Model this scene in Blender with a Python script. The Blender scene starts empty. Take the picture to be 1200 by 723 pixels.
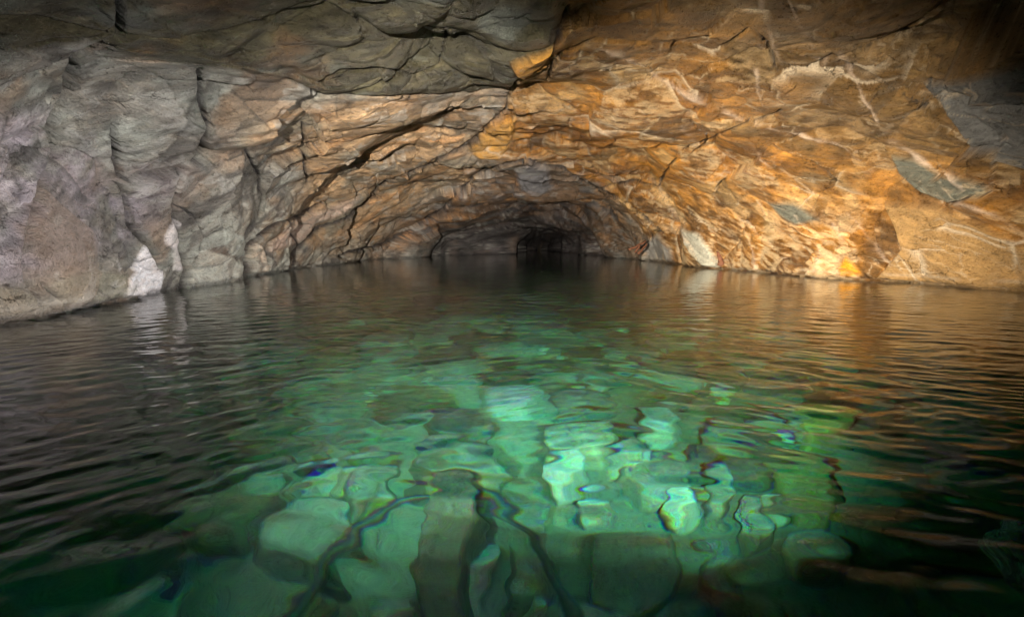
import bpy, bmesh, math, random
import numpy as np
from mathutils import Vector, Matrix

C = bpy.context.scene
COL = C.collection
R = math.radians
rng = np.random.default_rng(7)
random.seed(7)

# ------------------------------------------------------------------ camera
PITCH = math.atan(76.5 / 600.0)
CAM_H = 1.0
cam_d = bpy.data.cameras.new('camera')
cam = bpy.data.objects.new('camera', cam_d)
COL.objects.link(cam)
cam.location = (0, 0, CAM_H)
cam.rotation_euler = (math.pi / 2 - PITCH, 0, 0)
cam_d.sensor_width = 36.0
cam_d.lens = 18.0
cam_d.clip_start = 0.02
cam_d.clip_end = 500
C.camera = cam

# ------------------------------------------------------------------ world (the cave is closed: this only matters at its mouth)
w = bpy.data.worlds.new('World')
C.world = w
w.use_nodes = True
nt = w.node_tree
sky = nt.nodes.new('ShaderNodeTexSky')
sky.sky_type = 'NISHITA'
sky.sun_disc = False
sky.sun_elevation = R(35)
sky.sun_rotation = R(180)
bg = nt.nodes['Background']
bg.inputs['Strength'].default_value = 0.05
nt.links.new(sky.outputs[0], bg.inputs['Color'])

# ------------------------------------------------------------------ lamps: the hand-held lights that lit the cave
def spot(name, loc, aim, watts, col, size, blend, radius=0.06):
    d = bpy.data.lights.new(name, 'SPOT')
    o = bpy.data.objects.new(name, d)
    COL.objects.link(o)
    o.location = loc
    o.rotation_euler = (Vector(aim) - Vector(loc)).to_track_quat('-Z', 'Y').to_euler()
    d.energy = watts
    d.color = col
    d.spot_size = R(size)
    d.spot_blend = blend
    d.shadow_soft_size = radius
    return o

spot('hand_lamp', (3.4, 0.2, 1.0), (-7.8, 11.0, -0.3), 16500, (1.0, 0.96, 0.98), 50, 1.0, 0.04)
spot('hand_lamp', (-3.6, 0.3, 0.9), (8.0, 17.2, 0.3), 64000, (1.0, 0.91, 0.74), 50, 1.0, 0.04)
spot('hand_lamp', (-0.6, -4.0, 1.0), (-2.6, 27.0, 1.3), 76000, (1.0, 0.93, 0.85), 38, 1.0, 0.06)
spot('dive_lamp', (-0.50, 1.95, -0.16), (-0.90, 6.6, -1.50), 950, (1.0, 0.98, 0.92), 100, 1.0, 0.04)
spot('dive_lamp', (1.00, 1.95, -0.16), (1.40, 6.6, -1.45), 1900, (1.0, 0.98, 0.92), 100, 1.0, 0.04)

C.view_settings.view_transform = 'Standard'
C.view_settings.look = 'None'
C.view_settings.gamma = 1.0
C.view_settings.exposure = 0.0

cy = C.cycles
cy.use_denoising = True
cy.max_bounces = 9
cy.diffuse_bounces = 3
cy.glossy_bounces = 4
cy.transmission_bounces = 6
cy.volume_bounces = 0
cy.sample_clamp_indirect = 3.0
cy.blur_glossy = 0.6

# ------------------------------------------------------------------ helpers
def ray(px, py):
    """direction through a pixel of the 1200x723 photograph"""
    xc = (px - 600.0) / 600.0
    yc = (361.5 - py) / 600.0
    s, c = math.sin(PITCH), math.cos(PITCH)
    return np.array([xc, c + yc * s, yc * c - s])

def project(P):
    s, c = math.sin(PITCH), math.cos(PITCH)
    x, y, z = P[..., 0], P[..., 1], P[..., 2] - CAM_H
    f = y * c - z * s
    u = y * s + z * c
    f = np.where(f > 0.05, f, 0.05)
    return 600 + 600 * x / f, 361.5 - 600 * u / f

def tag(o, label=None, cat=None, group=None, kind=None):
    if label: o['label'] = label
    if cat: o['category'] = cat
    if group: o['group'] = group
    if kind: o['kind'] = kind
    return o

_perm = rng.permutation(65536).astype(np.int64)
_val = rng.random(65536)
def _h(i, j, k):
    return _perm[(_perm[(_perm[i & 65535] + j) & 65535] + k) & 65535]

def vnoise(P):
    """value noise in [-1, 1]"""
    F = np.floor(P)
    f = P - F
    I = F.astype(np.int64)
    f = f * f * f * (f * (f * 6 - 15) + 10)
    out = 0
    for dx in (0, 1):
        wx = f[:, 0] if dx else 1 - f[:, 0]
        for dy in (0, 1):
            wy = f[:, 1] if dy else 1 - f[:, 1]
            for dz in (0, 1):
                wz = f[:, 2] if dz else 1 - f[:, 2]
                out = out + wx * wy * wz * _val[_h(I[:, 0] + dx, I[:, 1] + dy, I[:, 2] + dz)]
    return out * 2 - 1

def fbm(P, octaves=4, gain=0.5):
    a, s, t = 1.0, 0, 0
    for o in range(octaves):
        s = s + a * vnoise(P * (2.03 ** o) + 17.3 * o)
        t += a
        a *= gain
    return s / t

def facets(P, tilt, dome, step=.3, sign=1):
    """a broken face: the upper envelope of one tilted, slightly domed plane per lattice cell.
    Continuous, with sharp creases: returns cell id, height and how far the runner-up plane lies below"""
    I = np.floor(P).astype(np.int64)
    n = len(P)
    v1 = np.full(n, -9.0); v2 = np.full(n, -9.0); cid = np.zeros(n, np.int64)
    for dx in (-1, 0, 1):
        for dy in (-1, 0, 1):
            for dz in (-1, 0, 1):
                J0, J1, J2 = I[:, 0] + dx, I[:, 1] + dy, I[:, 2] + dz
                h = _h(J0, J1, J2)
                X_ = P[:, 0] - J0 - _val[h]; Y_ = P[:, 1] - J1 - _val[(h + 7919) & 65535]; Z_ = P[:, 2] - J2 - _val[(h + 15013) & 65535]
                v = step * (rnd(h, 1) - .5) + tilt * ((rnd(h, 2) - .5) * X_ + (rnd(h, 3) - .5) * Y_ + (rnd(h, 4) - .5) * Z_) - dome * (X_ * X_ + Y_ * Y_ + Z_ * Z_)
                up = v > v1
                v2 = np.where(up, v1, np.maximum(v2, v)); v1 = np.where(up, v, v1); cid = np.where(up, h, cid)
    return cid, sign * v1, v1 - v2

def rnd(cid, k):
    return _val[(cid * 31 + k * 977 + 13) & 65535]

def seg_dist(px, py, line, reach):
    """pixel distance of the points to a traced polyline, looked at only within reach"""
    L = np.array(line, float)
    d = np.full(len(px), 1e3)
    m = np.nonzero((px > L[:, 0].min() - reach) & (px < L[:, 0].max() + reach) & (py > L[:, 1].min() - reach) & (py < L[:, 1].max() + reach))[0]
    x, y = px[m], py[m]
    b = np.full(len(m), 1e3)
    for (x0, y0), (x1, y1) in zip(L[:-1], L[1:]):
        vx, vy = x1 - x0, y1 - y0
        t = np.clip(((x - x0) * vx + (y - y0) * vy) / (vx * vx + vy * vy + 1e-9), 0, 1)
        b = np.minimum(b, np.hypot(x - x0 - t * vx, y - y0 - t * vy))
    d[m] = b
    return d

def in_poly(px, py, poly):
    ins = np.zeros(len(px), bool)
    n = len(poly)
    for i in range(n):
        x0, y0 = poly[i]; x1, y1 = poly[(i + 1) % n]
        if y0 == y1: continue
        c = ((y0 > py) != (y1 > py)) & (px < (x1 - x0) * (py - y0) / (y1 - y0) + x0)
        ins ^= c
    return ins

def soft_poly(px, py, poly, soft):
    """1 inside, 0 outside, fading over 'soft' pixels across the outline"""
    ins = in_poly(px, py, poly)
    d = seg_dist(px, py, list(poly) + [poly[0]], soft * 2)
    s = np.where(ins, d, -d)
    return np.clip(0.5 + s / (2 * soft), 0, 1)

def sstep(a, b, x):
    t = np.clip((x - a) / (b - a), 0, 1)
    return t * t * (3 - 2 * t)

def mesh_from(name, V, F, mat, parent=None, attrs=None, smooth=True):
    me = bpy.data.meshes.new(name)
    V = np.ascontiguousarray(V, np.float32); F = np.ascontiguousarray(F, np.int32)
    k = F.shape[1]
    me.vertices.add(len(V)); me.vertices.foreach_set('co', V.ravel())
    me.loops.add(F.size); me.loops.foreach_set('vertex_index', F.ravel())
    me.polygons.add(len(F)); me.polygons.foreach_set('loop_start', np.arange(0, F.size, k, dtype=np.int32))
    me.polygons.foreach_set('use_smooth', np.full(len(F), smooth))
    me.update(calc_edges=True)
    for an, A in (attrs or {}).items():
        if A.ndim == 2:
            at = me.attributes.new(an, 'FLOAT_COLOR', 'POINT')
            at.data.foreach_set('color', np.concatenate([A, np.ones((len(A), 1))], 1).astype(np.float32).ravel())
        else:
            at = me.attributes.new(an, 'FLOAT', 'POINT')
            at.data.foreach_set('value', A.astype(np.float32))
    me.materials.append(mat)
    o = bpy.data.objects.new(name, me)
    COL.objects.link(o)
    if parent: o.parent = parent
    return o

# ------------------------------------------------------------------ materials
def new_mat(name):
    m = bpy.data.materials.new(name)
    m.use_nodes = True
    return m, m.node_tree, m.node_tree.nodes['Principled BSDF']

def nd(t, kind, **kw):
    n = t.nodes.new(kind)
    for k, v in kw.items():
        if k in n.inputs: n.inputs[k].default_value = v
        else: setattr(n, k, v)
    return n

def noise_node(t, vec, scale, detail=6, rough=0.6, dist=0.0):
    n = nd(t, 'ShaderNodeTexNoise', Scale=scale, Detail=detail, Roughness=rough, Distortion=dist)
    t.links.new(vec, n.inputs['Vector'])
    return n

def math_node(t, op, a, b=None, c=None):
    n = t.nodes.new('ShaderNodeMath'); n.operation = op
    for i, v in enumerate((a, b, c)):
        if v is None: continue
        if isinstance(v, (int, float)): n.inputs[i].default_value = v
        else: t.links.new(v, n.inputs[i])
    return n.outputs[0]

def rock_material(name, base=None, bump=1.0, grain=(0.45, 1.55)):
    """rough wet rock: colour from the rock's own attribute (or one colour) broken up by grain, plus fine relief"""
    m, t, b = new_mat(name)
    L = t.links.new
    geo = t.nodes.new('ShaderNodeNewGeometry')
    mp = nd(t, 'ShaderNodeMapping')
    mp.inputs['Rotation'].default_value = (R(-26), 0, R(6))
    mp.inputs['Scale'].default_value = (1, 1, 1.9)
    L(geo.outputs['Position'], mp.inputs['Vector'])
    v = mp.outputs[0]
    if base is None:
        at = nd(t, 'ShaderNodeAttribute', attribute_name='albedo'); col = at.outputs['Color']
    else:
        cn = t.nodes.new('ShaderNodeRGB'); cn.outputs[0].default_value = (*base, 1); col = cn.outputs[0]
    n1 = noise_node(t, v, 1.7, 8, 0.72, 0.0)
    n2 = noise_node(t, v, 11.0, 8, 0.75, 0.0)
    n3 = noise_node(t, geo.outputs['Position'], 75.0, 3, 0.6)
    n5 = noise_node(t, geo.outputs['Position'], 30.0, 4, 0.75)
    g = math_node(t, 'ADD', math_node(t, 'MULTIPLY', n1.outputs[0], 0.28), math_node(t, 'ADD', math_node(t, 'MULTIPLY', n2.outputs[0], 0.34), math_node(t, 'ADD', math_node(t, 'MULTIPLY', n3.outputs[0], 0.13), math_node(t, 'MULTIPLY', n5.outputs[0], 0.25))))
    # hairline cracks: edges of a distorted cell pattern, open only here and there
    wv = nd(t, 'ShaderNodeVectorMath', operation='ADD')
    wn = noise_node(t, v, 1.4, 5, 0.6); ws = nd(t, 'ShaderNodeVectorMath', operation='SCALE'); ws.inputs['Scale'].default_value = 0.9
    L(wn.outputs['Color'], ws.inputs[0]); L(v, wv.inputs[0]); L(ws.outputs[0], wv.inputs[1])
    cracks = None
    for sc, wd_ in ((0.9, .014), (2.3, .016)):
        vo = nd(t, 'ShaderNodeTexVoronoi', feature='DISTANCE_TO_EDGE', Scale=sc); L(wv.outputs[0], vo.inputs['Vector'])
        cm = nd(t, 'ShaderNodeMapRange'); cm.inputs['From Max'].default_value = wd_; cm.inputs['To Min'].default_value = 1.0; cm.inputs['To Max'].default_value = 0.0
        L(vo.outputs['Distance'], cm.inputs['Value'])
        gate = noise_node(t, v, sc * 1.3, 2, 0.5)
        gm = nd(t, 'ShaderNodeMapRange'); gm.inputs['From Min'].default_value = 0.53; gm.inputs['From Max'].default_value = 0.62; L(gate.outputs[0], gm.inputs['Value'])
        one = math_node(t, 'MULTIPLY', cm.outputs[0], gm.outputs[0])
        cracks = one if cracks is None else math_node(t, 'MAXIMUM', cracks, one)
    mr = nd(t, 'ShaderNodeMapRange'); mr.inputs['From Min'].default_value = 0.37; mr.inputs['From Max'].default_value = 0.63
    mr.inputs['To Min'].default_value, mr.inputs['To Max'].default_value = grain
    L(g, mr.inputs['Value'])
    mul = nd(t, 'ShaderNodeVectorMath', operation='SCALE')
    L(col, mul.inputs[0]); L(math_node(t, 'MULTIPLY', mr.outputs[0], math_node(t, 'SUBTRACT', 1.0, math_node(t, 'MULTIPLY', cracks, 0.6))), mul.inputs['Scale'])   # darker along the hairlines
    # rusty tint drifting through the rock
    n4 = noise_node(t, v, 3.3, 6, 0.7, 0.2)
    mx = nd(t, 'ShaderNodeMix', data_type='RGBA', blend_type='MULTIPLY')
    f = nd(t, 'ShaderNodeMapRange'); f.inputs['From Min'].default_value = 0.5; f.inputs['From Max'].default_value = 0.75; f.inputs['To Max'].default_value = 0.35
    L(n4.outputs[0], f.inputs['Value']); L(f.outputs[0], mx.inputs['Factor'])
    L(mul.outputs[0], mx.inputs['A']); mx.inputs['B'].default_value = (1.0, 0.78, 0.55, 1)
    L(mx.outputs['Result'], b.inputs['Base Color'])
    rr = nd(t, 'ShaderNodeMapRange'); rr.inputs['From Min'].default_value = 0.3; rr.inputs['From Max'].default_value = 0.7
    rr.inputs['To Min'].default_value = 0.16; rr.inputs['To Max'].default_value = 0.55
    L(n2.outputs[0], rr.inputs['Value']); L(rr.outputs[0], b.inputs['Roughness'])
    b.inputs['IOR'].default_value = 1.5
    h = math_node(t, 'ADD', math_node(t, 'MULTIPLY', n1.outputs[0], 0.10 * bump), math_node(t, 'ADD', math_node(t, 'MULTIPLY', n2.outputs[0], 0.055 * bump), math_node(t, 'MULTIPLY', n3.outputs[0], 0.022 * bump)))
    h = math_node(t, 'ADD', h, math_node(t, 'SUBTRACT', math_node(t, 'MULTIPLY', n5.outputs[0], 0.065 * bump), math_node(t, 'MULTIPLY', cracks, 0.05 * bump)))
    bp = nd(t, 'ShaderNodeBump', Strength=1.0, Distance=1.0)
    L(h, bp.inputs['Height']); L(bp.outputs[0], b.inputs['Normal'])
    return m

M_ROCK = rock_material('cave_rock')
M_STONE = rock_material('sunken_stone_rock', bump=0.22, grain=(.4, 1.6))
M_DARK = rock_material('dark_wet_rock', (0.012, 0.010, 0.010))

def water_material():
    m = bpy.data.materials.new('cave_water'); m.use_nodes = True
    t = m.node_tree; t.nodes.clear(); L = t.links.new
    out = t.nodes.new('ShaderNodeOutputMaterial')
    geo = t.nodes.new('ShaderNodeNewGeometry')
    mp = nd(t, 'ShaderNodeMapping'); mp.inputs['Scale'].default_value = (0.55, 1.0, 1.0); mp.inputs['Rotation'].default_value = (0, 0, R(8))
    L(geo.outputs['Position'], mp.inputs['Vector'])
    n1 = noise_node(t, mp.outputs[0], 2.6, 2, 0.45, 0.6)
    n2 = noise_node(t, mp.outputs[0], 7.5, 2, 0.4, 0.3)
    # ripples grow a little with distance from the still near shore
    sx = t.nodes.new('ShaderNodeSeparateXYZ'); L(geo.outputs['Position'], sx.inputs[0])
    far = nd(t, 'ShaderNodeMapRange'); far.inputs['From Min'].default_value = 2.0; far.inputs['From Max'].default_value = 9.0
    far.inputs['To Min'].default_value = 0.35; far.inputs['To Max'].default_value = 1.0
    L(sx.outputs['Y'], far.inputs['Value'])
    h = math_node(t, 'ADD', math_node(t, 'MULTIPLY', n1.outputs[0], 0.007), math_node(t, 'MULTIPLY', n2.outputs[0], 0.005))
    h = math_node(t, 'MULTIPLY', h, far.outputs[0])
    bp = nd(t, 'ShaderNodeBump', Strength=1.0, Distance=1.0); L(h, bp.inputs['Height'])
    fr = nd(t, 'ShaderNodeFresnel', IOR=1.333); L(bp.outputs[0], fr.inputs['Normal'])
    gl = nd(t, 'ShaderNodeBsdfGlossy', Roughness=0.0); gl.inputs['Color'].default_value = (1, 1, 1, 1); L(bp.outputs[0], gl.inputs['Normal'])
    rs = []
    for c, ior in (((1, 0, 0, 1), 1.319), ((0, 1, 0, 1), 1.333), ((0, 0, 1, 1), 1.349)):   # water disperses white light
        r = nd(t, 'ShaderNodeBsdfRefraction', Roughness=0.0, IOR=ior); r.inputs['Color'].default_value = c
        L(bp.outputs[0], r.inputs['Normal']); rs.append(r)
    a1 = t.nodes.new('ShaderNodeAddShader'); L(rs[0].outputs[0], a1.inputs[0]); L(rs[1].outputs[0], a1.inputs[1])
    a2 = t.nodes.new('ShaderNodeAddShader'); L(a1.outputs[0], a2.inputs[0]); L(rs[2].outputs[0], a2.inputs[1])
    mx = t.nodes.new('ShaderNodeMixShader'); L(fr.outputs[0], mx.inputs[0]); L(a2.outputs[0], mx.inputs[1]); L(gl.outputs[0], mx.inputs[2])
    L(mx.outputs[0], out.inputs['Surface'])
    va = nd(t, 'ShaderNodeVolumeAbsorption', Density=0.52); va.inputs['Color'].default_value = (0.20, 0.85, 0.72, 1)
    L(va.outputs[0], out.inputs['Volume'])
    return m
M_WATER = water_material()

# ------------------------------------------------------------------ the cave shell
kY =  [-9.0, -8.0, -5.0, 0.0,  5.0,  7.0,  8.3,  9.7, 11.3, 13.0, 14.5, 18.0, 22.0, 27.0, 34.0, 39.0, 43.0, 45.5, 47.5, 60.0, 75.0]
kXL = [-0.3, -3.0, -6.0, -6.8, -6.9, -7.1, -7.5, -7.4, -7.5, -7.4, -7.7, -8.6, -9.3, -9.0, -8.4, -6.6, -4.2, -3.0, -0.9, 0.6, 3.0]
kXRY = [-9.0, -8.0, -5.0, 0.0,  6.0, 10.9, 12.8, 15.0, 18.0, 21.0, 26.0, 33.0, 40.0, 50.0, 60.0, 75.0]
kXR = [0.3,  3.5, 8.0, 10.8, 11.0, 10.9, 10.7, 10.0,  9.2,  8.4,  8.3,  8.0,  7.2,  6.4, 5.8, 4.5]
kHY = [-9.0, -8.0, -5.0, 0.0,  6.0, 10.0, 14.0, 20.0, 26.0, 30.0, 36.0, 42.0, 48.0, 55.0, 68.0, 75.0]
kH =  [0.15, 2.5, 4.6, 5.6, 5.7, 5.5, 5.2, 5.0, 4.95, 4.65, 4.0, 3.15, 2.8, 2.6, 1.8, -0.6]

def lg(a_, b_, n_): return np.exp(np.linspace(math.log(a_), math.log(b_), n_ + 1))[:-1]
Ys = np.concatenate([np.linspace(-9, 4.2, 60)[:-1], lg(4.2, 6.2, 120), lg(6.2, 16, 460), lg(16, 33, 250), lg(33, 56, 80), np.linspace(56, 75, 10)])
# positions round the section: up to 0.06 the left wall under water, then the arch (denser at its feet), from 0.94 the right wall under water
sa = np.linspace(0, 1, 1064)
ts = np.concatenate([np.linspace(0, .06, 7)[:-1], .06 + .88 * (sa - .42 * np.sin(2 * np.pi * sa) / (2 * np.pi)), np.linspace(.94, 1, 7)[1:]])
NT = len(ts)
gY = np.arange(-12, 80, .25)
gH = np.convolve(np.pad(np.interp(gY, kHY, kH), 8, mode='edge'), np.hanning(19)[1:-1] / np.hanning(19).sum(), mode='same')[8:-8]
def section(t, Y):
    xl = np.interp(Y, kY, kXL); xr = np.interp(Y, kXRY, kXR); H = np.interp(Y, gY, gH)
    xc, W = (xl + xr) / 2, (xr - xl) / 2
    a = (t - 0.06) / 0.88
    ang = np.pi * (1 - np.clip(a, 0, 1))
    cs, sn = np.cos(ang), np.sin(ang)
    x = xc + W * np.sign(cs) * np.abs(cs) ** 0.92
    z = H * np.abs(sn) ** 0.86
    inner = sstep(26, 40, Y)                     # the inner chamber: roof low on the left, a buttress, the slot off to the right
    z = z * (1 - inner * (.22 * sstep(.62, .12, a) + .16 * np.sin(a * 9 + Y * .5) * sstep(.98, .8, np.abs(a - .5) * 2)))
    x = x + inner * (1.1 * np.sin(Y * .55 + .6) * sstep(.4, .0, a) - .9 * np.sin(Y * .7 + 2) * sstep(.6, 1.0, a))
    under = np.where(t < 0.06, (0.06 - t) / 0.06, np.where(t > 0.94, (t - 0.94) / 0.06, 0))
    z = np.where(under > 0, -3.4 * under, z)
    x = x - np.where(t < 0.06, 0.5 * under, 0) + np.where(t > 0.94, 0.5 * under, 0)
    return x, z
TT, YY = np.meshgrid(ts, Ys)
X, Z = section(TT, YY)
NR = len(Ys)
P0 = np.stack([X, YY, Z], 2)
# normals pointing into the cave
dT = np.gradient(P0, axis=1); dY = np.gradient(P0, axis=0)
N = np.cross(dY, dT)
N /= np.linalg.norm(N, axis=2, keepdims=True) + 1e-9
cen = np.stack([(np.interp(YY, kY, kXL) + np.interp(YY, kXRY, kXR)) / 2, YY, np.full_like(YY, 1.0)], 2)
flip = ((cen - P0) * N).sum(2) < 0
N[flip] *= -1
P0 = P0.reshape(-1, 3); N = N.reshape(-1, 3)
px0, py0 = project(P0)
px0 = np.where(P0[:, 1] > 1, px0, -999)

# bedding: layers that rise going into the cave
DIP = R(27)
def bed_coords(P, along, across):
    s, c = math.sin(DIP), math.cos(DIP)
    x = P[:, 0]; y = P[:, 1] * c + P[:, 2] * s; n = -P[:, 1] * s + P[:, 2] * c
    return np.stack([x / along, y / (along * 1.15), n / across], 1)

warp = np.stack([fbm(P0 * 0.35 + 3, 3), fbm(P0 * 0.35 + 40, 3), fbm(P0 * 0.35 + 90, 3)], 1)
warp2 = np.stack([fbm(P0 * 1.5 + 5, 3), fbm(P0 * 1.5 + 60, 3), fbm(P0 * 1.5 + 110, 3)], 1)
PW = P0 + warp * 0.6 + warp2 * 0.05

near_amp = np.clip(P0[:, 1] / 8, 0.5, 1)
disp = 0.36 * fbm(P0 * 0.28 + 11, 2) * near_amp
c1, v1, g1 = facets(bed_coords(PW, 2.5, 2.1), 2.2, .5)
disp += .78 * v1
_, v1b, _ = facets(bed_coords(PW + 53, 2.1, 1.8), 1.7, .45, sign=-1)
disp += .34 * v1b
rough_ = np.clip(.8 + fbm(P0 * .3 + 61, 2) * 1.5, .3, 1.2) * np.clip(1.25 - P0[:, 1] / 60, .6, 1)
Pa = P0 + N * disp[:, None] + warp * .6 + warp2 * .05
c2, v2, g2 = facets(bed_coords(Pa + 31, 1.05, .80), 2.3, .5)
disp += .27 * v2 * rough_
_, v2b, _ = facets(bed_coords(Pa + 91, .9, .7), 1.9, .45, sign=-1)
disp += .13 * v2b * rough_
Pm = P0 + N * disp[:, None]                # finer relief follows the rock as it now stands, round its corners too
c3, v3, g3 = facets(bed_coords(Pm + warp * .6 + warp2 * .05 + 77, 0.40, 0.28), 2.2, .5)
disp += .085 * v3 * rough_
disp += 0.014 * fbm(Pm * 2.2, 4)
disp += 0.008 * fbm(bed_coords(Pm, 0.12, 0.07), 3)
disp += 0.75 * fbm(P0 * .16 + 500, 2) * sstep(26, 36, P0[:, 1])
disp *= (1 - .6 * sstep(40, 46, P0[:, 1])) * (1 - sstep(66, 74, P0[:, 1]))

# joints between the big blocks
j1 = np.exp(-(g1 / 0.05) ** 2) * (rnd(c1, 9) > 0.5)
j2 = np.exp(-(g2 / 0.05) ** 2) * (rnd(c2, 9) > 0.6)
disp -= 0.07 * j1 + 0.02 * j2
# from here on features are traced on the rock face as it now stands
P1 = P0 + N * disp[:, None]
px0, py0 = project(P1)
px0 = np.where(P1[:, 1] > 1, px0, -999)

# ---- traced from the photograph: open cracks (line, half width in px, depth in m)
jx = px0 + 3.0 * fbm(P0 * 1.8 + 200, 4); jy = py0 + 3.0 * fbm(P0 * 1.8 + 230, 4)
CRACKS = [
 ([(140,0),(132,40),(88,72),(80,108),(60,150),(66,180),(50,225),(38,260),(30,300),(34,330),(48,352)], 3.4, .42),
 ([(232,80),(236,120),(246,150),(240,175),(216,205),(205,240),(210,270),(216,305),(218,336)], 2.4, .30),
 ([(135,150),(138,190),(146,225),(152,262),(172,284),(186,312)], 2.4, .28),
 ([(288,178),(304,206),(308,230),(304,252)], 1.8, .2),
 ([(355,145),(358,190),(360,216)], 1.5, .18),
 ([(288,322),(292,290),(318,270),(350,255),(380,240)], 2.6, .32),
 ([(345,298),(372,270),(410,255),(430,238),(448,216),(500,196),(560,165)], 2.0, .25),
 ([(400,300),(452,285),(482,270),(520,245),(540,222),(566,200),(620,188)], 2.2, .3),
 ([(330,84),(372,104),(440,107),(520,104),(600,97)], 3.0, .34),
 ([(600,97),(612,80),(640,62),(656,40),(664,0)], 3.0, .34),
 ([(600,97),(592,130),(570,150),(548,172)], 1.8, .2),
 ([(365,82),(392,66),(440,62),(482,72),(512,58),(520,20)], 2.0, .2),
 ([(642,92),(656,62),(700,48),(780,52)], 2.4, .26),
 ([(700,222),(735,214),(770,218),(784,196),(794,186)], 2.0, .25),
 ([(846,56),(878,36),(900,52),(906,82)], 2.0, .25),
 ([(950,80),(976,66)], 3.4, .4),
 ([(1000,62),(1040,44),(1082,24)], 1.6, .2),
 ([(985,72),(1030,95),(1085,132)], 1.5, .18),
 ([(1090,95),(1112,132),(1150,180),(1200,198)], 1.5, .16),
 ([(1050,196),(1080,226),(1112,238),(1160,226)], 2.0, .24),
 ([(620,190),(660,200),(700,222),(735,240),(775,275)], 2.2, .3),
 ([(800,175),(850,155),(915,130)], 1.4, .16),
 ([(905,172),(950,190),(985,215)], 1.4, .16),
 ([(70,350),(50,330)], 2.0, .2),
 ([(205,240),(230,252),(240,280),(232,300)], 1.4, .14),
 ([(345,312),(352,290),(340,275)], 1.4, .15),
 ([(745,302),(752,282)], 2.4, .5),
 ([(0,62),(60,42),(100,44),(140,20)], 1.8, .2),
]
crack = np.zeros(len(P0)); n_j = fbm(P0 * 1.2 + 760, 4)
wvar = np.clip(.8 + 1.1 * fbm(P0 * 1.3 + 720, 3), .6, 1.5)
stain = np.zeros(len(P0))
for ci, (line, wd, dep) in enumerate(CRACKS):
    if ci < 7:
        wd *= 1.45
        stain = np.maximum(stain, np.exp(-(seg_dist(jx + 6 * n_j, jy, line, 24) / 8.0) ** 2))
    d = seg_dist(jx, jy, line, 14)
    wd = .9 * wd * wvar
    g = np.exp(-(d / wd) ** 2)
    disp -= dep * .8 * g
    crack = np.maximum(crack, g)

# ---- traced outlines of rock that differs from its surroundings
DARK = [(-200,-300),(655,-300),(664,0),(655,42),(612,80),(600,97),(520,104),(440,107),(372,104),(330,84),(262,72),(150,60),(100,46),(0,62),(-200,90)]
ORANGE = [(664,-300),(664,0),(655,42),(612,80),(600,97),(592,130),(548,172),(600,188),(640,192),(700,220),(742,258),(768,300),(800,345),(1500,420),(1500,-300)]
TAN = [(270,135),(372,108),(600,97),(592,130),(548,172),(620,190),(560,215),(500,240),(440,285),(340,300),(300,285),(352,215),(330,170)]
RUST = [(620,190),(700,220),(742,258),(768,303),(690,300),(640,262),(560,262),(440,298),(470,262),(540,222)]
PURPLE = [(-300,110),(40,130),(105,165),(120,205),(235,200),(205,240),(190,268),(125,290),(60,330),(-300,400)]
n_x = fbm(P0 * .9 + 610, 4); n_y = fbm(P0 * .9 + 640, 4)
dark = soft_poly(jx, jy, DARK, 5); orange = soft_poly(jx + 8 * n_x, jy + 8 * n_y, ORANGE, 5)
tan = soft_poly(jx + 40 * n_x, jy + 40 * n_y, TAN, 22); rust = soft_poly(jx + 14 * n_x, jy + 14 * n_y, RUST, 10); purple = soft_poly(jx + 18 * n_x, jy + 18 * n_y, PURPLE, 14)

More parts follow.
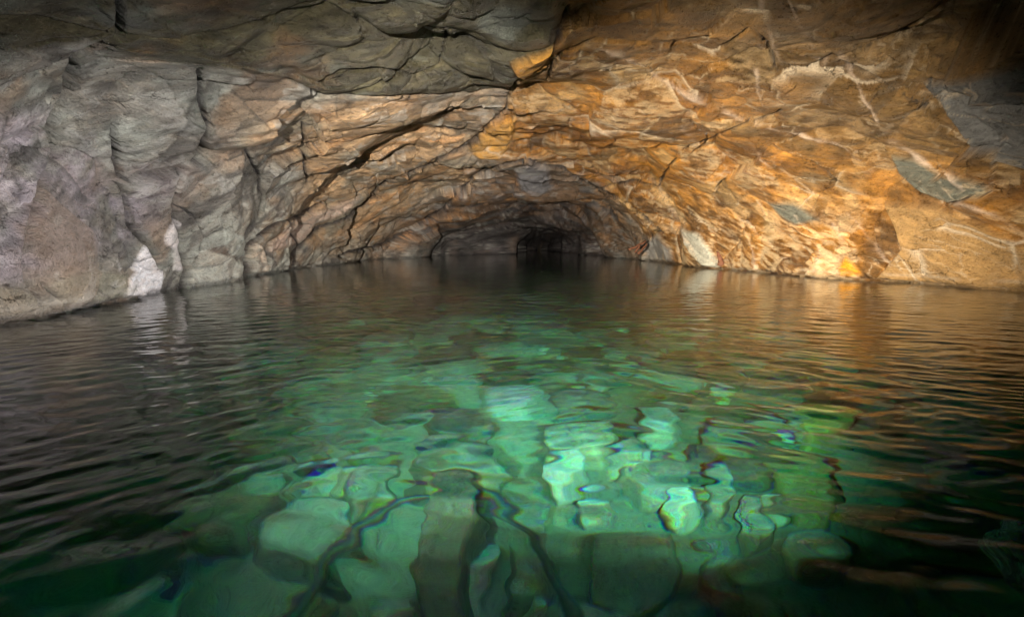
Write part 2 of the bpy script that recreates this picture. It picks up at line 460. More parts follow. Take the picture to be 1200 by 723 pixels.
# (name, outline, colour, metres proud of the wall, label)
FEATURES = [
 ('quartz_patch', [(171,286),(178,300),(189,318),(188,346),(147,348),(150,326),(156,318),(152,312)], (.86,.83,.81), .05, 'bright white quartz patch at the waterline of the grey wall'),
 ('quartz_patch', [(192,276),(206,256),(213,262),(211,276),(206,290),(214,318),(204,316),(203,292),(192,284)], (.76,.70,.66), .04, 'narrow pale quartz strip beside the bright white patch'),
 ('quartz_patch', [(219,298),(240,292),(268,300),(284,312),(283,332),(222,338)], (.60,.60,.50), .05, 'broad greenish white quartz block at the waterline'),
 ('quartz_patch', [(300,276),(306,290),(313,318),(288,322),(286,308),(296,296)], (.66,.54,.40), .10, 'small cream quartz block with a rust stain between two dark cracks'),
 ('quartz_patch', [(262,270),(284,276),(290,300),(272,300),(264,286)], (.50,.52,.44), .03, None),
 ('quartz_patch', [(318,285),(345,262),(384,244),(420,232),(410,246),(372,262),(352,284),(316,296)], (.52,.38,.29), .06, 'pinkish pale rock band rising from the waterline'),
 ('slate_patch', [(1085,97),(1130,92),(1210,70),(1210,198),(1150,182),(1112,132)], (.12,.115,.11), .10, 'smooth grey slate face in the brown upper wall'),
 ('slate_patch', [(1046,182),(1075,186),(1108,206),(1152,214),(1160,226),(1112,238),(1080,226),(1058,206)], (.15,.15,.115), .08, 'grey green lens of slate under the white vein'),
 ('slate_patch', [(900,238),(930,238),(960,257),(934,264),(912,252)], (.15,.145,.11), .05, 'small grey green lens of slate in the lower ochre wall'),
 ('slate_patch', [(604,200),(622,192),(642,200),(648,222),(626,230),(610,222)], (.21,.20,.20), .10, 'grey block in the crown of the inner arch'),
 ('ochre_seep', [(992,302),(1000,308),(1010,322),(986,323),(984,316)], (.72,.30,.012), .05, 'bright orange iron seep at the waterline'),
 ('quartz_patch', [(800,268),(818,274),(846,308),(842,314),(824,312),(806,290)], (.55,.52,.42), .14, 'pale leaning quartz slab at the foot of the ochre wall'),
 ('slate_patch', [(758,284),(770,276),(786,292),(788,306),(760,305)], (.30,.28,.26), .08, 'grey pointed rock at the waterline beside the black slot'),
 ('rock_slab', [(598,56),(622,44),(650,40),(640,70),(612,82),(604,68)], (.50,.24,.04), .14, 'bright orange corner of rock beside the dark overhang'),
 ('rock_slab', [(548,172),(572,150),(604,138),(600,160),(586,186),(562,186)], (.52,.27,.06), .10, 'bright orange ledge at the crown of the arch'),
 ('rock_slab', [(1040,236),(1110,244),(1215,292),(1215,348),(1100,334),(1030,328),(1060,290)], (.36,.21,.08), .16, 'large smooth ochre slab at the end of the right wall'),
 ('rock_slab', [(-20,335),(20,338),(48,352),(50,362),(-20,378)], (.16,.155,.12), .05, 'low grey rock at the waterline below the long crack'),
 ('rock_slab', [(60,330),(110,318),(150,322),(147,348),(70,358)], (.20,.19,.14), .04, 'olive grey slab at the waterline beside the white patch'),
]
VEINS = [
 ([(690,52),(730,66),(765,84),(800,110),(870,140),(930,158),(985,172),(1010,186)], 3.0, .75),
 ([(985,66),(1004,100),(1022,130),(1040,164),(1075,182),(1100,198),(1135,216)], 2.8, .8),
 ([(924,-10),(936,25),(948,45),(956,66),(972,78)], 4.0, .7),
 ([(892,-10),(902,40),(912,72)], 3.4, .6),
 ([(884,84),(890,110),(898,128)], 2.6, .6),
 ([(1118,234),(1150,248),(1210,280)], 3.6, .65),
 ([(1080,26),(1130,36),(1200,48)], 1.8, .5),
 ([(1140,92),(1158,130),(1185,160)], 1.4, .4),
 ([(880,170),(890,190),(905,200)], 2.0, .5),
 ([(935,250),(950,275),(960,292),(956,320)], 2.0, .6),
 ([(975,262),(985,285),(982,322)], 2.6, .6),
 ([(760,205),(785,240),(800,268),(815,292)], 5.0, .5),
 ([(990,250),(1004,262),(1020,285),(1045,312)], 3.4, .5),
 ([(870,262),(880,285),(884,315)], 1.8, .5),
 ([(800,150),(825,168),(860,190)], 2.0, .4),
 ([(690,190),(720,210),(748,228)], 4.0, .45),
 ([(815,210),(850,200),(905,215)], 1.8, .4),
]
feat_id = np.full(len(P0), -1)
feat_m = []
for i, (nm, poly, colr, proud, lab) in enumerate(FEATURES):
    m = soft_poly(px0 + .8 * (jx - px0), py0 + .8 * (jy - py0), poly, 1.4 if colr[2] > .3 else 3.0)
    disp += proud * sstep(0.1, 0.9, m)
    feat_id[m > 0.5] = i
    feat_m.append(m)
vein = np.zeros(len(P0))
brk = np.clip(0.7 + 1.6 * fbm(P0 * 1.4 + 400, 4), 0, 1)
for line, wd, st in VEINS:
    d = seg_dist(jx + 7 * n_x, jy + 7 * n_y, line, 20)
    wd = wd * np.clip(.7 + 1.4 * fbm(P0 * 1.7 + 810, 3), .2, 1.5)
    g = np.exp(-(d / wd) ** 2) * st * brk
    vein = np.maximum(vein, g)
disp += 0.03 * vein
# fine white stringers through the ochre wall
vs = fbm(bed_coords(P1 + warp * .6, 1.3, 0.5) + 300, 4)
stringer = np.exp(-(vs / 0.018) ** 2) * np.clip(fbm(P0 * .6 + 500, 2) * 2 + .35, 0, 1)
# the dark overhang hangs lower than the roof next to it
disp += 0.30 * soft_poly(jx, jy, DARK, 16) * sstep(5, 9, P0[:, 1])
disp *= np.where(P0[:, 2] < 0.05, 0.75, 1.0)
P = P0 + N * disp[:, None]

# ---- the rock's colours, with crack shade and ridge highlights put in
n_a = fbm(bed_coords(P1 + warp * .6 + warp2 * .05, 1.1, 0.5) + 20, 5); n_b = fbm(P1 * 0.8 + 140, 4); n_c = fbm(bed_coords(P1, 0.3, 0.09) + 70, 4)
def mix(A, B, f):
    return A + (np.asarray(B)[None, :] - A) * f[:, None] if np.ndim(B) == 1 else A + (B - A) * f[:, None]
def ones(c): return np.tile(np.array(c, float), (len(P0), 1))
alb = ones((.215, .200, .165))
alb = mix(alb, (.25, .255, .215), sstep(-.1, .4, n_a))
alb = mix(alb, (.30, .18, .095), .55 * sstep(.10, .45, n_b))
alb = mix(alb, (.11, .10, .085), .75 * sstep(.0, .35, -n_a))
pur = mix(ones((.30, .265, .275)), (.22, .19, .175), sstep(-.1, .35, n_b))
alb = mix(alb, pur, purple * sstep(-.35, .0, n_b + .3 * n_a))
tn = mix(ones((.36, .235, .125)), (.24, .195, .13), sstep(-.05, .3, n_b))
tn = mix(tn, (.40, .21, .085), .7 * sstep(.05, .4, n_a))
alb = mix(alb, tn, tan)
og = mix(ones((.40, .175, .030)), (.23, .095, .016), sstep(-.1, .3, n_a))
og = mix(og, (.46, .29, .12), .7 * sstep(.12, .45, n_b))
og = mix(og, (.14, .075, .028), .75 * sstep(.15, .45, -n_b))
pale_low = sstep(205, 300, py0) * sstep(-.3, .3, n_c + n_b)
og = mix(og, (.56, .42, .25), .6 * pale_low)
brown = np.maximum(sstep(860, 1080, px0 + (220 - py0) * 1.0 + 90 * n_b) * sstep(250, 170, py0 + 40 * n_x), .75 * sstep(150, 40, py0 + 90 * n_b))
og = mix(og, (.115, .066, .024), .92 * brown)
alb = mix(alb, og, orange)
rs_ = mix(ones((.22, .135, .075)), (.17, .145, .13), sstep(-.1, .3, n_a))
rs_ = mix(rs_, (.34, .17, .06), .7 * sstep(.05, .35, n_b))
alb = mix(alb, rs_, rust)
dk = mix(ones((.064, .056, .030)), (.095, .10, .08), sstep(0, .4, n_a))
dk = mix(dk, (.16, .095, .045), .7 * sstep(.12, .45, n_b))
alb = mix(alb, dk, dark)
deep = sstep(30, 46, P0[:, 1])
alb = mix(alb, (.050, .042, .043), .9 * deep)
alb = mix(alb, (.30, .29, .27), .8 * np.exp(-((py0 - 288) / 14) ** 2) * sstep(640, 780, px0) * sstep(800, 700, px0) * sstep(-.1, .2, n_c))
# tone of each block
alb *= (0.78 + 0.44 * rnd(c1, 21))[:, None] * (0.70 + 0.60 * rnd(c2, 22))[:, None] * (0.78 + 0.44 * rnd(c3, 23))[:, None]
alb *= (1 + 0.75 * n_c)[:, None]
for m, (nm, poly, colr, proud, lab) in zip(feat_m, FEATURES):
    cc = ones(colr) * (1 + .35 * n_c + .15 * n_a)[:, None]
    alb = mix(alb, cc, m)
ridge_hl = np.exp(-(g2 / .06) ** 2) * (rnd(c2, 41) > .55) * np.clip(.5 + 2 * fbm(P0 * .9 + 930, 3), 0, 1)  # highlights along the ridges, painted as pale lines where blocks meet
alb = mix(alb, (.60, .48, .34), .75 * ridge_hl * np.clip(orange + .35 * tan + .4 * rust, 0, 1))
alb = mix(alb, (.50, .36, .20), .6 * (rnd(c2, 51) > .78) * sstep(-.2, .2, n_c) * orange * (1 - .7 * brown))
lf = (1 - orange) * (1 - dark)
alb = mix(alb, (.36, .35, .31), .55 * (rnd(c3, 52) > .80) * sstep(-.3, .2, n_c) * lf)
alb = mix(alb, (.30, .21, .14), .35 * (rnd(c2, 53) > .80) * sstep(-.3, .2, n_b) * lf)
alb = mix(alb, (.06, .055, .045), .6 * np.exp(-(g2 / .05) ** 2) * (rnd(c2, 54) > .5) * lf)
lower_left = sstep(200, 300, py0) * sstep(180, 230, px0) * sstep(460, 300, px0)
alb = mix(alb, (.40, .41, .34), .6 * lower_left * sstep(-.25, .25, n_a + n_c))
alb = mix(alb, (.62, .47, .36), .85 * vein)
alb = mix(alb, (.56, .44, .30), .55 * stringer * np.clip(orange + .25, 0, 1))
alb = mix(alb, (.085, .080, .058), .6 * stain * sstep(-.35, .15, n_c + n_j))
alb = mix(alb, (.040, .034, .030), .9 * sstep(.2, .8, crack))      # shade inside the open cracks, put into the colour
alb *= (1 - .5 * sstep(.16, .05, P[:, 2] + .05 * n_c))[:, None]      # wet band
alb = mix(alb, (.50, .47, .40), .22 * np.exp(-((P[:, 2] - .19) / .04) ** 2) * sstep(.0, .3, n_b + .2) * (P0[:, 1] < 30))  # lime line at the water
alb = np.clip(alb, .008, .85)

# ---- split the shell into the walls, the roof, the tunnel and the blocks the joints cut out of them
idx = np.arange(NR * NT).reshape(NR, NT)
quads = np.stack([idx[:-1, :-1], idx[1:, :-1], idx[1:, 1:], idx[:-1, 1:]], 2).reshape(-1, 4)
q0 = quads[:, 0]
fx, fy = px0[q0], py0[q0]
tq = TT.ravel()[q0]; Yq = P0[q0, 1]
visible = (fx > -60) & (fx < 1260) & (fy > -60) & (fy < 420) & (Yq > 3)
region = np.where(tq < 0.5, 0, 1)
region[orange[q0] > .5] = 1
region[(dark[q0] > .5)] = 2
region[(tq > 0.30) & (tq < 0.70) & (dark[q0] <= .5) & (Yq < 4)] = 2
region[Yq > 33] = 3
ROOTS = [('cave_wall_left', 'grey and purple rock wall of the flooded cave with long dark cracks'),
         ('cave_wall_right', 'ochre and orange stained rock wall of the flooded cave'),
         ('cave_ceiling', 'dark overhanging rock ceiling of the flooded cave'),
         ('cave_tunnel', 'low dark tunnel where the flooded cave narrows')]
block = np.where(visible & (Yq < 33), c1[q0], -1)
fq = feat_id[q0]
roots = []
vmap = np.zeros(len(P), np.int64)
def cut(name, sel, parent=None):
    F = quads[sel]
    u, inv = np.unique(F, return_inverse=True)
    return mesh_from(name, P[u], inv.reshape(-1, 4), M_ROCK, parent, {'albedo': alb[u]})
for r, (nm, lab) in enumerate(ROOTS):
    inr = region == r
    blk = inr & (block >= 0) & (fq < 0)
    ids, cnt = np.unique(block[blk], return_counts=True)
    big = ids[cnt > 700]
    rest = inr & (fq < 0) & ~np.isin(block, big)
    root = cut(nm, rest)
    tag(root, lab, None, None, 'structure')
    roots.append(root)
    order = np.argsort(block[blk], kind='stable'); where = np.nonzero(blk)[0][order]; bs = block[where]
    for b in big:
        lo, hi = np.searchsorted(bs, b), np.searchsorted(bs, b, 'right')
        cut('rock_slab', where[lo:hi], root)
for i, (nm, poly, colr, proud, lab) in enumerate(FEATURES):
    sel = np.nonzero(fq == i)[0]
    if len(sel) < 10: continue
    r = np.bincount(region[sel], minlength=4).argmax()
    o = cut(nm, sel, roots[r])
    if lab: o['label'] = lab

# ------------------------------------------------------------------ the lake: a closed body of water
nY, nX = 640, 480
wy = np.concatenate([np.linspace(-7.5, 0.6, 14)[:-1], np.exp(np.linspace(math.log(0.6), math.log(16), nY)), np.exp(np.linspace(math.log(16.3), math.log(78), 60))])
tx = np.linspace(-1, 1, nX)
half = np.clip(1.15 * np.maximum(wy, 0.6) + 0.8, 2, 17)
half = np.where(wy < 0.6, np.linspace(17, half[13], len(wy)) if False else half, half)
WX = tx[None, :] * half[:, None]
WY = np.repeat(wy[:, None], nX, 1)
WZ = np.zeros_like(WX)
wr = np.random.default_rng(21)
wqx = WX + 0.16 * np.sin(1.3 * WX + 0.9 * WY) + 0.10 * np.sin(2.7 * WY - 1.1 * WX + 2)
wqy = WY + 0.16 * np.sin(1.1 * WY - 1.4 * WX + 1) + 0.08 * np.sin(3.1 * WX + 0.8 * WY)
for k in range(60):                        # rings running out from where the photographer stands
    lam = 0.10 * (0.48 / 0.10) ** (wr.random() ** 1.3)
    cx_, cy_ = wr.normal(0.2, 2.2), wr.normal(-1.6, 1.2)
    k_ = 2 * math.pi / lam
    ph = wr.random() * 6.28
    patch = .55 + .45 * np.sin(wr.normal(0, 1.6) * WX + wr.normal(0, 1.6) * WY + ph)     # short-crested: each train comes and goes
    WZ += 0.0130 * patch / k_ * np.sin(k_ * np.hypot(wqx - cx_, wqy - cy_) + ph)
for k in range(50):                        # cross chop
    lam = 0.10 * (0.52 / 0.10) ** (wr.random() ** 1.2)
    ang = wr.normal(R(84), R(45))
    k_ = 2 * math.pi / lam
    ph = wr.random() * 6.28
    patch = .55 + .45 * np.sin(wr.normal(0, 1.6) * WX + wr.normal(0, 1.6) * WY + ph)
    WZ += 0.0122 * patch / k_ * np.sin(k_ * (wqx * math.cos(ang) + wqy * math.sin(ang)) + ph)
fade = sstep(16, 9, WY) * sstep(0.3, 1.0, WY)
WZ *= fade
Vt = np.stack([WX, WY, WZ], 2).reshape(-1, 3)
nr = len(wy)
wi = np.arange(nr * nX).reshape(nr, nX)
top = np.stack([wi[:-1, :-1], wi[:-1, 1:], wi[1:, 1:], wi[1:, :-1]], 2).reshape(-1, 4)
border = np.concatenate([wi[0, :], wi[1:, -1], wi[-1, -2::-1], wi[-2:0:-1, 0]])
low = Vt[border].copy(); low[:, 2] = -5.0
n0 = len(Vt); nb = len(border)
lowi = n0 + np.arange(nb)
sides = np.stack([border, lowi, np.roll(lowi, -1), np.roll(border, -1)], 1)
cpt = n0 + nb
bottom = np.stack([lowi, np.full(nb, cpt), np.full(nb, cpt), np.roll(lowi, -1)], 1)
bm_tri = np.stack([np.roll(lowi, -1), lowi, np.full(nb, cpt)], 1)
Vw = np.concatenate([Vt, low, [[0, 20, -5.0]]])
me = bpy.data.meshes.new('water')
Fq = np.concatenate([top, sides])
loops = np.concatenate([Fq.ravel(), bm_tri.ravel()]).astype(np.int32)
starts = np.concatenate([np.arange(len(Fq)) * 4, len(Fq) * 4 + np.arange(nb) * 3]).astype(np.int32)
me.vertices.add(len(Vw)); me.vertices.foreach_set('co', Vw.astype(np.float32).ravel())
me.loops.add(len(loops)); me.loops.foreach_set('vertex_index', loops)
me.polygons.add(len(starts)); me.polygons.foreach_set('loop_start', starts)
sm = np.zeros(len(starts), bool); sm[:len(top)] = True
me.polygons.foreach_set('use_smooth', sm)
me.update(calc_edges=True)
me.materials.append(M_WATER)
water = bpy.data.objects.new('water', me); COL.objects.link(water)
tag(water, 'clear green cave water rippling over lit stones', None, None, 'structure')

# ------------------------------------------------------------------ the lake bed
def bed_z(x, y):
    x = np.asarray(x, float); y = np.asarray(y, float)
    return -1.95 + 0.085 * np.clip(y - 3, 0, 5.5) - 0.14 * np.clip(y - 8.5, 0, 10) - 2.4 * sstep(-.2, 2.6, x - (.8 + .45 * y)) - 2.4 * sstep(-.5, 2.2, -.35 - .40 * y - x + .25 * np.sin(y * 1.7)) + 0.12 * np.sin(x * .9 + .4) * np.sin(y * .7 + 1) + 0.05 * np.sin(2.3 * x + 1.7 * y) - 0.05 * np.abs(x)

bx = np.linspace(-15, 15, 260); by = np.concatenate([np.linspace(-8, 12, 240), np.linspace(12.3, 77, 100)])
BX, BY = np.meshgrid(bx, by)
pb = np.stack([BX.ravel(), BY.ravel(), np.zeros(BX.size)], 1)
BZ = bed_z(BX, BY).ravel() + 0.06 * fbm(pb * 2.2, 4) + 0.05 * facets(pb * (1.7, 1.7, 0) + 3, 2.0, .5)[1] + 0.07
Vb = np.stack([BX.ravel(), BY.ravel(), BZ], 1)
bi = np.arange(BX.size).reshape(BX.shape)
qb = np.stack([bi[:-1, :-1], bi[:-1, 1:], bi[1:, 1:], bi[1:, :-1]], 2).reshape(-1, 4)
nbv = fbm(pb * 1.4 + 9, 4)
balb = np.clip(np.array([[.155, .15, .11]]) * (1 + .7 * nbv)[:, None], .02, .5)
tag(mesh_from('lake_bed', Vb, qb, M_STONE, None, {'albedo': balb}), 'silty lake bed under the clear green water', None, None, 'structure')

def bed_at(px, py, z=None):
    """where a look through that pixel, bent by the water, meets the lake bed"""
    d = ray(px, py); d = d / np.linalg.norm(d)
    s = CAM_H / -d[2]
    hx, hy = d[0] * s, d[1] * s
    hor = math.hypot(d[0], d[1]); sr = hor / 1.333
    tr = sr / math.sqrt(1 - sr * sr)
    dep = 2.0
    for _ in range(4):
        X_, Y_ = hx + d[0] / hor * tr * dep, hy + d[1] / hor * tr * dep
        dep = -float(bed_z(X_, Y_)) if z is None else -z
    return X_, Y_

def slab_mesh(poly, thick, color, seed, dome=0.03):
    """a flat-topped stone of that outline (metres, round its own origin): rounded rim, uneven top, roots in the bed"""
    pts = [Vector((x, y)) for x, y in poly]
    for _ in range(3):                                   # round the corners
        q = []
        for i in range(len(pts)):
            a, b = pts[i], pts[(i + 1) % len(pts)]
            q += [a.lerp(b, .13), a.lerp(b, .87)]
        pts = q
    A = np.array([(p.x, p.y) for p in pts]); n = len(A)
    rings = [(1.02, -0.35), (1.03, 0.0), (1.0, .55), (.965, .86), (.90, 1.0), (.8, 1.0), (.68, 1.0), (.56, 1.0), (.44, 1.0), (.32, 1.0), (.2, 1.0), (.1, 1.0)]
    V = []; 
    for s, h in rings:
        V.append(np.concatenate([A * s, np.full((n, 1), h * thick)], 1))
    V = np.concatenate(V + [np.array([[0, 0, thick]])])
    r_ = np.hypot(V[:, 0], V[:, 1]); rm = np.hypot(A[:, 0], A[:, 1]).max()
    V[:, 2] += dome * (1 - (r_ / rm) ** 2) * (V[:, 2] > thick * .8)
    sd = seed * 7.31
    up_ = np.clip(V[:, 2] / thick, 0, 1)
    V[:, 2] += up_ * (.09 * facets(V * (2.6, 2.6, 0) + sd, 2.0, .5)[1] + .03 * facets(V * (7, 7, 0) + sd + 9, 1.8, .5)[1] + .03 * fbm(V * 3.0 + sd, 3))
    V[:, 0] += 0.03 * fbm(V * 5 + sd + 50, 2); V[:, 1] += 0.03 * fbm(V * 5 + sd + 90, 2)
    F = []
    m = len(rings)
    for k in range(m - 1):
        for i in range(n):
            j = (i + 1) % n
            F.append((k * n + i, k * n + j, (k + 1) * n + j, (k + 1) * n + i))
    F = np.array(F)
    c = m * n
    cap = np.array([((m - 1) * n + i, (m - 1) * n + (i + 1) % n, c, c) for i in range(n)])
    tint = np.array([color]) * .6 * (1 + .75 * fbm(V * 2.2 + sd + 20, 4) + .25 * fbm(V * 11 + sd, 2))[:, None]
    me_ = bpy.data.meshes.new('sunken_stone')
    faces = [tuple(int(v) for v in f) for f in F] + [tuple(int(v) for v in f[:3]) for f in cap]
    me_.from_pydata([tuple(v) for v in V], [], faces)
    me_.polygons.foreach_set('use_smooth', np.ones(len(faces), bool))
    at = me_.attributes.new('albedo', 'FLOAT_COLOR', 'POINT')
    at.data.foreach_set('color', np.concatenate([np.clip(tint, .01, .8), np.ones((len(V), 1))], 1).astype(np.float32).ravel())
    me_.materials.append(M_STONE)
    return me_

def put_stone(name, me_, x, y, z, rot=(0, 0, 0)):
    o = bpy.data.objects.new(name, me_)
    COL.objects.link(o)
    o.location = (x, y, z); o.rotation_euler = rot
    return o

# the stones one can pick out through the water, traced: (outline in px, thickness, colour, label)
STONES = [
 ([(640,520),(662,508),(700,503),(724,512),(722,530),(706,543),(672,543),(644,538)], .26, (.34,.30,.20), 'oval brownish slab ringed by bright edges in the middle of the lit water'),
 ([(642,552),(684,546),(690,560),(668,590),(648,596),(640,575)], .30, (.52,.51,.42), 'bright pale stone just below the oval brownish slab'),
 ([(676,592),(700,584),(720,592),(712,606),(682,610)], .20, (.52,.55,.46), 'small pale teal stone below the bright pale stone'),
 ([(482,560),(492,538),(520,525),(560,530),(590,552),(598,580),(560,584),(500,580)], .34, (.24,.20,.13), 'rounded brown boulder under the arching dark hose'),
 ([(498,502),(518,486),(556,488),(578,510),(576,528),(540,520),(508,524)], .28, (.15,.135,.10), 'dark ribbed boulder behind the rounded brown one'),
 ([(500,640),(510,600),(530,588),(556,600),(568,640),(556,700),(548,760),(488,760)], .55, (.16,.12,.075), 'tall dark brown rock rising toward the bottom edge'),
 ([(724,560),(770,535),(800,548),(812,580),(790,600),(752,590)], .22, (.33,.31,.22), 'flat greenish slab with a dark rim right of the bright pale stone'),
 ([(752,478),(790,470),(800,490),(784,512),(756,508)], .24, (.52,.52,.42), 'pale block with blue edges in the lit water'),
 ([(820,560),(850,545),(858,580),(846,606),(824,600)], .22, (.30,.30,.22), 'narrow greenish slab between two dark crevices'),
 ([(870,590),(898,600),(904,632),(884,645),(868,625)], .26, (.27,.25,.17), 'small oval stone with a dark ring'),
 ([(915,640),(960,605),(990,625),(1000,655),(940,668)], .24, (.45,.47,.38), 'pale teal slab near the dark right side'),
 ([(930,480),(965,470),(1000,480),(990,505),(950,512)], .30, (.50,.36,.07), 'yellow ochre stone under the ripples on the right'),
 ([(900,545),(950,530),(985,550),(975,590),(930,585)], .24, (.40,.30,.09), 'broad olive yellow slab below the yellow ochre stone'),
 ([(300,625),(350,585),(410,600),(405,650),(350,670),(310,655)], .26, (.34,.35,.27), 'pale green slab on the left edge of the lit water'),
 ([(385,560),(440,545),(470,555),(455,580),(400,590)], .24, (.50,.48,.36), 'pale slab left of the rounded brown boulder'),
 ([(590,635),(640,625),(660,660),(630,700),(595,690)], .22, (.26,.25,.18), 'greenish slab inside the right bend of the dark hose'),
 ([(700,630),(790,620),(800,700),(740,730),(690,700)], .18, (.17,.16,.11), 'broad dark slab near the bottom edge right of the hose'),
 ([(560,460),(610,455),(640,470),(620,490),(570,488)], .22, (.48,.49,.40), 'pale flat stone at the far side of the lit water'),
 ([(640,458),(690,452),(720,470),(690,485),(650,484)], .20, (.20,.15,.12), 'dark brown flat stone at the far side of the lit water'),
]
taken = []
for k, (out, th, colr, lab) in enumerate(STONES):
    W_ = np.array([bed_at(x, y, -1.75) for x, y in out])
    c = W_.mean(0)
    o = put_stone('sunken_stone', slab_mesh(W_ - c, th, [.66 * q + .02 for q in colr], k + 1), c[0], c[1], float(bed_z(c[0], c[1])) + .02, (R(random.uniform(-5, 5)), R(random.uniform(-5, 5)), 0))
    tag(o, lab, 'stone', 'sunken stones on the lake bed')
    taken.append((c[0], c[1], math.sqrt(abs(0.5 * np.sum(W_[:, 0] * np.roll(W_[:, 1], -1) - np.roll(W_[:, 0], -1) * W_[:, 1])) / math.pi)))

# flagstone-like bed between them: cells round jittered seeds
def clip_cell(i, S):
    p = S[i]
    poly = [(-1.5, -1.5), (1.5, -1.5), (1.5, 1.5), (-1.5, 1.5)]
    for j, q in enumerate(S):
        if j == i: continue
        dx, dy = q[0] - p[0], q[1] - p[1]
        d2 = dx * dx + dy * dy
        if d2 > 9.5: continue
        out = []
        for a in range(len(poly)):
            A, B = poly[a], poly[(a + 1) % len(poly)]
            fa = A[0] * dx + A[1] * dy - d2 / 2; fb = B[0] * dx + B[1] * dy - d2 / 2
            if fa <= 0: out.append(A)
            if (fa < 0) != (fb < 0):
                t_ = fa / (fa - fb); out.append((A[0] + (B[0] - A[0]) * t_, A[1] + (B[1] - A[1]) * t_))
        poly = out
        if len(poly) < 3: break
    return poly
seeds = [(a, b) for a, b, _ in taken]
fixed = len(seeds)
tries = 0
while tries < 6000 and len(seeds) < 175:
    tries += 1
    y = 2.0 + 8.5 * random.random() ** 1.15
    x = random.uniform(-1, 1) * (1.0 + 0.60 * y) + .2
    rad = random.choice((.40, .60, .80, .95))
    if all((x - a) ** 2 + (y - b) ** 2 > (rad * (1 if i >= fixed else .55) + (taken[i][2] if i < fixed else 0)) ** 2 for i, (a, b) in enumerate(seeds)):
        seeds.append((x, y))
TONES = [((.20,.20,.15), 'grey green'), ((.13,.11,.07), 'brown'), ((.36,.37,.29), 'pale'), ((.07,.065,.05), 'dark')]
ANCHORS = ['oval brownish slab', 'bright pale stone', 'small pale teal stone', 'rounded brown boulder', 'dark ribbed boulder', 'tall dark brown rock',
           'dark rimmed greenish slab', 'pale blue-edged block', 'narrow greenish slab', 'small dark-ringed oval stone', 'pale teal slab', 'yellow ochre stone',
           'olive yellow slab', 'pale green edge slab', 'pale slab by the boulder', 'slab inside the hose bend', 'broad dark slab', 'pale far stone', 'dark brown far stone']
ORD = ['', 'second ', 'third ', 'fourth ', 'fifth ', 'sixth ', 'seventh ', 'eighth ', 'ninth ', 'tenth ', 'eleventh ', 'twelfth '] + [w_ + ' ' for w_ in 'thirteenth fourteenth fifteenth sixteenth seventeenth eighteenth nineteenth twentieth twenty-first twenty-second twenty-third twenty-fourth twenty-fifth twenty-sixth'.split()] + ['last '] * 40
made = []
for i in range(fixed, len(seeds)):
    poly = clip_cell(i, seeds)
    if len(poly) < 3: continue
    s = random.uniform(.975, 1.0)
    poly = [(x * s, y * s) for x, y in poly]
    k = random.choices(range(4), (6, 3, .5, 1.6))[0]
    x, y = seeds[i]
    th = random.uniform(.10, .17)
    o = put_stone('sunken_stone', slab_mesh(poly, th, TONES[k][0], i + 40), x, y, float(bed_z(x, y)) + random.uniform(-.05, .04), (R(random.gauss(0, 4)), R(random.gauss(0, 4)), 0))
    made.append((o, k, x, y))
slots = {}
for o, k, x, y in made:                      # say where each lies from the nearest stone one can pick out
    d, j = min((math.hypot(x - a, y - b), j) for j, (a, b, r) in enumerate(taken))
    dx, dy = x - taken[j][0], y - taken[j][1]
    side = ('right of' if dx > 0 else 'left of') if abs(dx) > abs(dy) else ('beyond' if dy > 0 else 'in front of')
    slots.setdefault((k, j, side), []).append((d, o))
for (k, j, side), L_ in slots.items():
    for n_, (d, o) in enumerate(sorted(L_, key=lambda e: e[0])):
        tag(o, f"{ORD[n_]}{TONES[k][1]} flat stone {side} the {ANCHORS[j]}, under water", 'stone', 'sunken stones on the lake bed')

# loose rubble lying on the slabs
rub = []
for k in range(80):
    y = random.uniform(2.4, 8.5); x = random.uniform(-.5, .5) * (1.2 + .85 * y) + .2
    r0 = random.choice((.05, .07, .09, .12, .16))
    n_ = random.choice((5, 6, 7))
    out = [(r0 * random.uniform(.7, 1.3) * math.cos(6.283 * q / n_) * 1.3, r0 * random.uniform(.7, 1.3) * math.sin(6.283 * q / n_)) for q in range(n_)]
    tone = random.choice(((.30, .29, .22), (.20, .17, .11), (.40, .40, .32), (.12, .11, .08), (.26, .26, .20)))
    o = put_stone('rubble_stone', slab_mesh(out, r0 * random.uniform(.7, 1.2), tone, k + 400, .01), x, y, float(bed_z(x, y)) + .12, (R(random.gauss(0, 12)), R(random.gauss(0, 12)), random.uniform(0, 6.28)))
    rub.append((o, {.30: 'grey green', .20: 'brown', .40: 'pale', .12: 'dark', .26: 'olive'}[tone[0]], x, y))

slots = {}
for o, tn_, x, y in rub:
    d, j = min((math.hypot(x - a, y - b), j) for j, (a, b, r) in enumerate(taken))
    dx, dy = x - taken[j][0], y - taken[j][1]
    side = ('right of' if dx > 0 else 'left of') if abs(dx) > abs(dy) else ('beyond' if dy > 0 else 'in front of')
    slots.setdefault((tn_, j, side), []).append((d, o))
for (tn_, j, side), L_ in slots.items():
    for n_, (d, o) in enumerate(sorted(L_, key=lambda e: e[0])):
        tag(o, f"{ORD[n_]}small {tn_} rubble stone just {side} the {ANCHORS[j]}", 'stone', 'loose rubble on the lake bed')

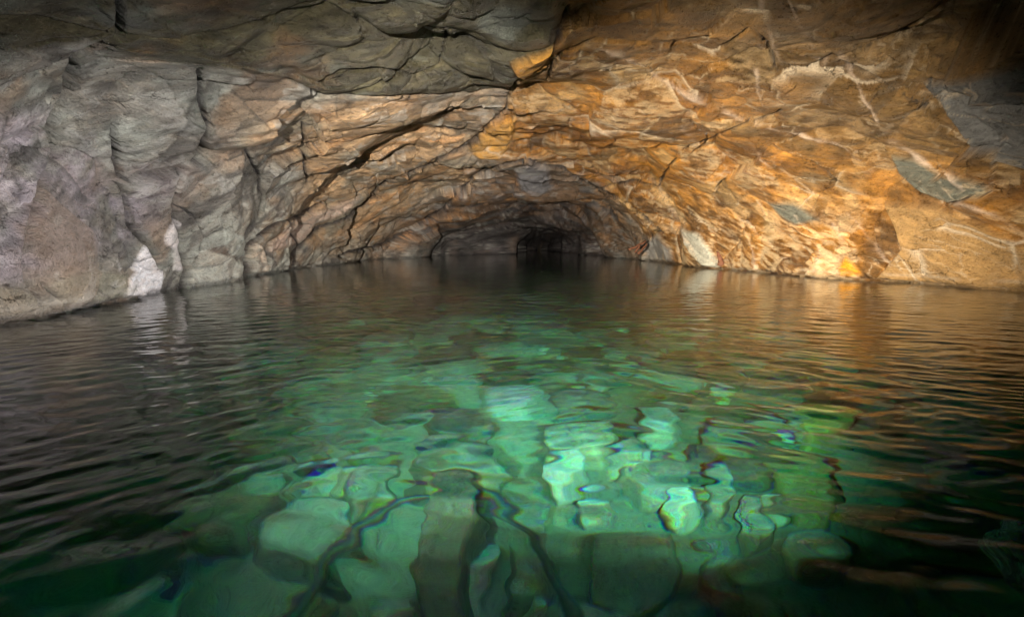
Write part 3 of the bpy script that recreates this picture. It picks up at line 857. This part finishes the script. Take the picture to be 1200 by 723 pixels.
# ------------------------------------------------------------------ tubes: the sunken hose and the rusty debris
def tube(name, pts, radii, mat, parent=None, seg=12, wob=0.0):
    pts = [Vector(p) for p in pts]
    V, F = [], []
    up = Vector((.13, .21, .97))
    for i, p in enumerate(pts):
        d = (pts[min(i + 1, len(pts) - 1)] - pts[max(i - 1, 0)]).normalized()
        s = d.cross(up).normalized(); u = s.cross(d).normalized()
        r = radii[i] if hasattr(radii, '__len__') else radii
        for k in range(seg):
            a = 2 * math.pi * k / seg
            rr = r * (1 + wob * random.uniform(-1, 1))
            V.append(p + s * rr * math.cos(a) + u * rr * math.sin(a))
    n = len(pts)
    for i in range(n - 1):
        for k in range(seg):
            F.append((i * seg + k, i * seg + (k + 1) % seg, (i + 1) * seg + (k + 1) % seg, (i + 1) * seg + k))
    F.append(tuple(range(seg))[::-1]); F.append(tuple((n - 1) * seg + k for k in range(seg)))
    me_ = bpy.data.meshes.new(name)
    me_.from_pydata([tuple(v) for v in V], [], F)
    me_.polygons.foreach_set('use_smooth', np.ones(len(F), bool))
    me_.materials.append(mat)
    o = bpy.data.objects.new(name, me_); COL.objects.link(o)
    if parent: o.parent = parent
    return o

def smooth_path(P_, n=40):
    P_ = [Vector(p) for p in P_]
    P_ = [P_[0]] + P_ + [P_[-1]]
    out = []
    for i in range(1, len(P_) - 2):
        for k in range(n // (len(P_) - 3)):
            t_ = k / (n // (len(P_) - 3))
            a, b, c, d = P_[i - 1], P_[i], P_[i + 1], P_[i + 2]
            out.append(.5 * ((2 * b) + (c - a) * t_ + (2 * a - 5 * b + 4 * c - d) * t_ ** 2 + (3 * b - a - 3 * c + d) * t_ ** 3))
    out.append(P_[-2])
    return out

def simple_mat(name, base, rough, scale, lo=.6, hi=1.4, bump=.01):
    m, t, b = new_mat(name); L = t.links.new
    tc = t.nodes.new('ShaderNodeTexCoord')
    n = noise_node(t, tc.outputs['Object'], scale, 7, .7)
    cr = t.nodes.new('ShaderNodeValToRGB')
    cr.color_ramp.elements[0].position = .3; cr.color_ramp.elements[1].position = .7
    cr.color_ramp.elements[0].color = (*[c * lo for c in base], 1); cr.color_ramp.elements[1].color = (*[c * hi for c in base], 1)
    L(n.outputs[0], cr.inputs[0]); L(cr.outputs[0], b.inputs['Base Color'])
    b.inputs['Roughness'].default_value = rough
    bp = nd(t, 'ShaderNodeBump', Strength=1.0, Distance=bump); L(n.outputs[0], bp.inputs['Height']); L(bp.outputs[0], b.inputs['Normal'])
    return m
M_HOSE = simple_mat('dark_rubber', (.022, .024, .024), .5, 14)
M_RUST = simple_mat('rusty_iron', (.16, .06, .028), .8, 9, .4, 1.5, .02)

hp = []
for (a, b, zz) in [(330,730,-1.6),(385,660,-1.58),(440,606,-1.55),(484,580,-1.52),(540,574,-1.46),(592,590,-1.46),(628,630,-1.5),(652,680,-1.55),(672,735,-1.6)]:
    q = bed_at(a, b, zz); hp.append((q[0], q[1], zz))
hose = tube('sunken_hose', smooth_path(hp, 64), .042, M_HOSE)
tag(hose, 'dark hose bent in an arch over the brown boulder under water', 'hose')

def shore(px, py, z=0.0, back=0.0):
    d = ray(px, py)
    s = (z - CAM_H) / d[2]
    return Vector((d[0] * s, d[1] * s - back, z))
# rusty debris at the foot of the ochre wall
def at_depth(px, py, Y):
    d = ray(px, py); s = Y / d[1]
    return Vector((d[0] * s, Y, CAM_H + d[2] * s))
def debris(name, label, cat, spans, Y, rad):
    root = bpy.data.objects.new(name, None); COL.objects.link(root)
    base = at_depth(*spans[0][0], Y); base.z = 0
    root.location = base
    for (a, b) in spans:
        A = at_depth(*a, Y) - base; B = at_depth(*b, Y + .25) - base
        pts = [A.lerp(B, k / 8) + Vector((0, 0, .03 * math.sin(k * 1.7))) for k in range(9)]
        tube('rusty_bar', pts, [rad * (1 - .03 * k) for k in range(9)], M_RUST, root, 8, .22)
    tag(root, label, cat)
debris('rusty_scrap', 'short forked rusty iron scrap sticking out of the water by the pale slab', 'scrap', [((843,312),(858,304)), ((846,311),(842,295))], 20.0, .11)
debris('rusty_scrap', 'thin rusty iron bars leaning above the black slot in the wall', 'scrap', [((737,293),(757,283)), ((748,298),(758,286)), ((750,288),(744,296))], 27.5, .07)

# ------------------------------------------------------------------ the dark rock that pokes into the lower corner
def boulder(name, loc, size, mat, seed, sub=5):
    bm = bmesh.new()
    bmesh.ops.create_icosphere(bm, subdivisions=sub, radius=1)
    V = np.array([v.co[:] for v in bm.verts])
    d = 1 + .28 * fbm(V * 1.3 + seed, 3) + .10 * fbm(V * 4 + seed, 4)
    d += .22 * facets(V * 1.7 + seed * 3, 1.8, .6)[1]
    V = V * d[:, None] * np.array(size)
    for v, c in zip(bm.verts, V): v.co = c
    me_ = bpy.data.meshes.new(name); bm.to_mesh(me_); bm.free()
    me_.materials.append(mat)
    o = bpy.data.objects.new(name, me_); COL.objects.link(o); o.location = loc
    return o
tag(boulder('shore_rock', (1.99, 1.58, -.33), (.24, .30, .36), M_DARK, 4), 'dark wet rock breaking the surface in the lower right corner', 'rock')
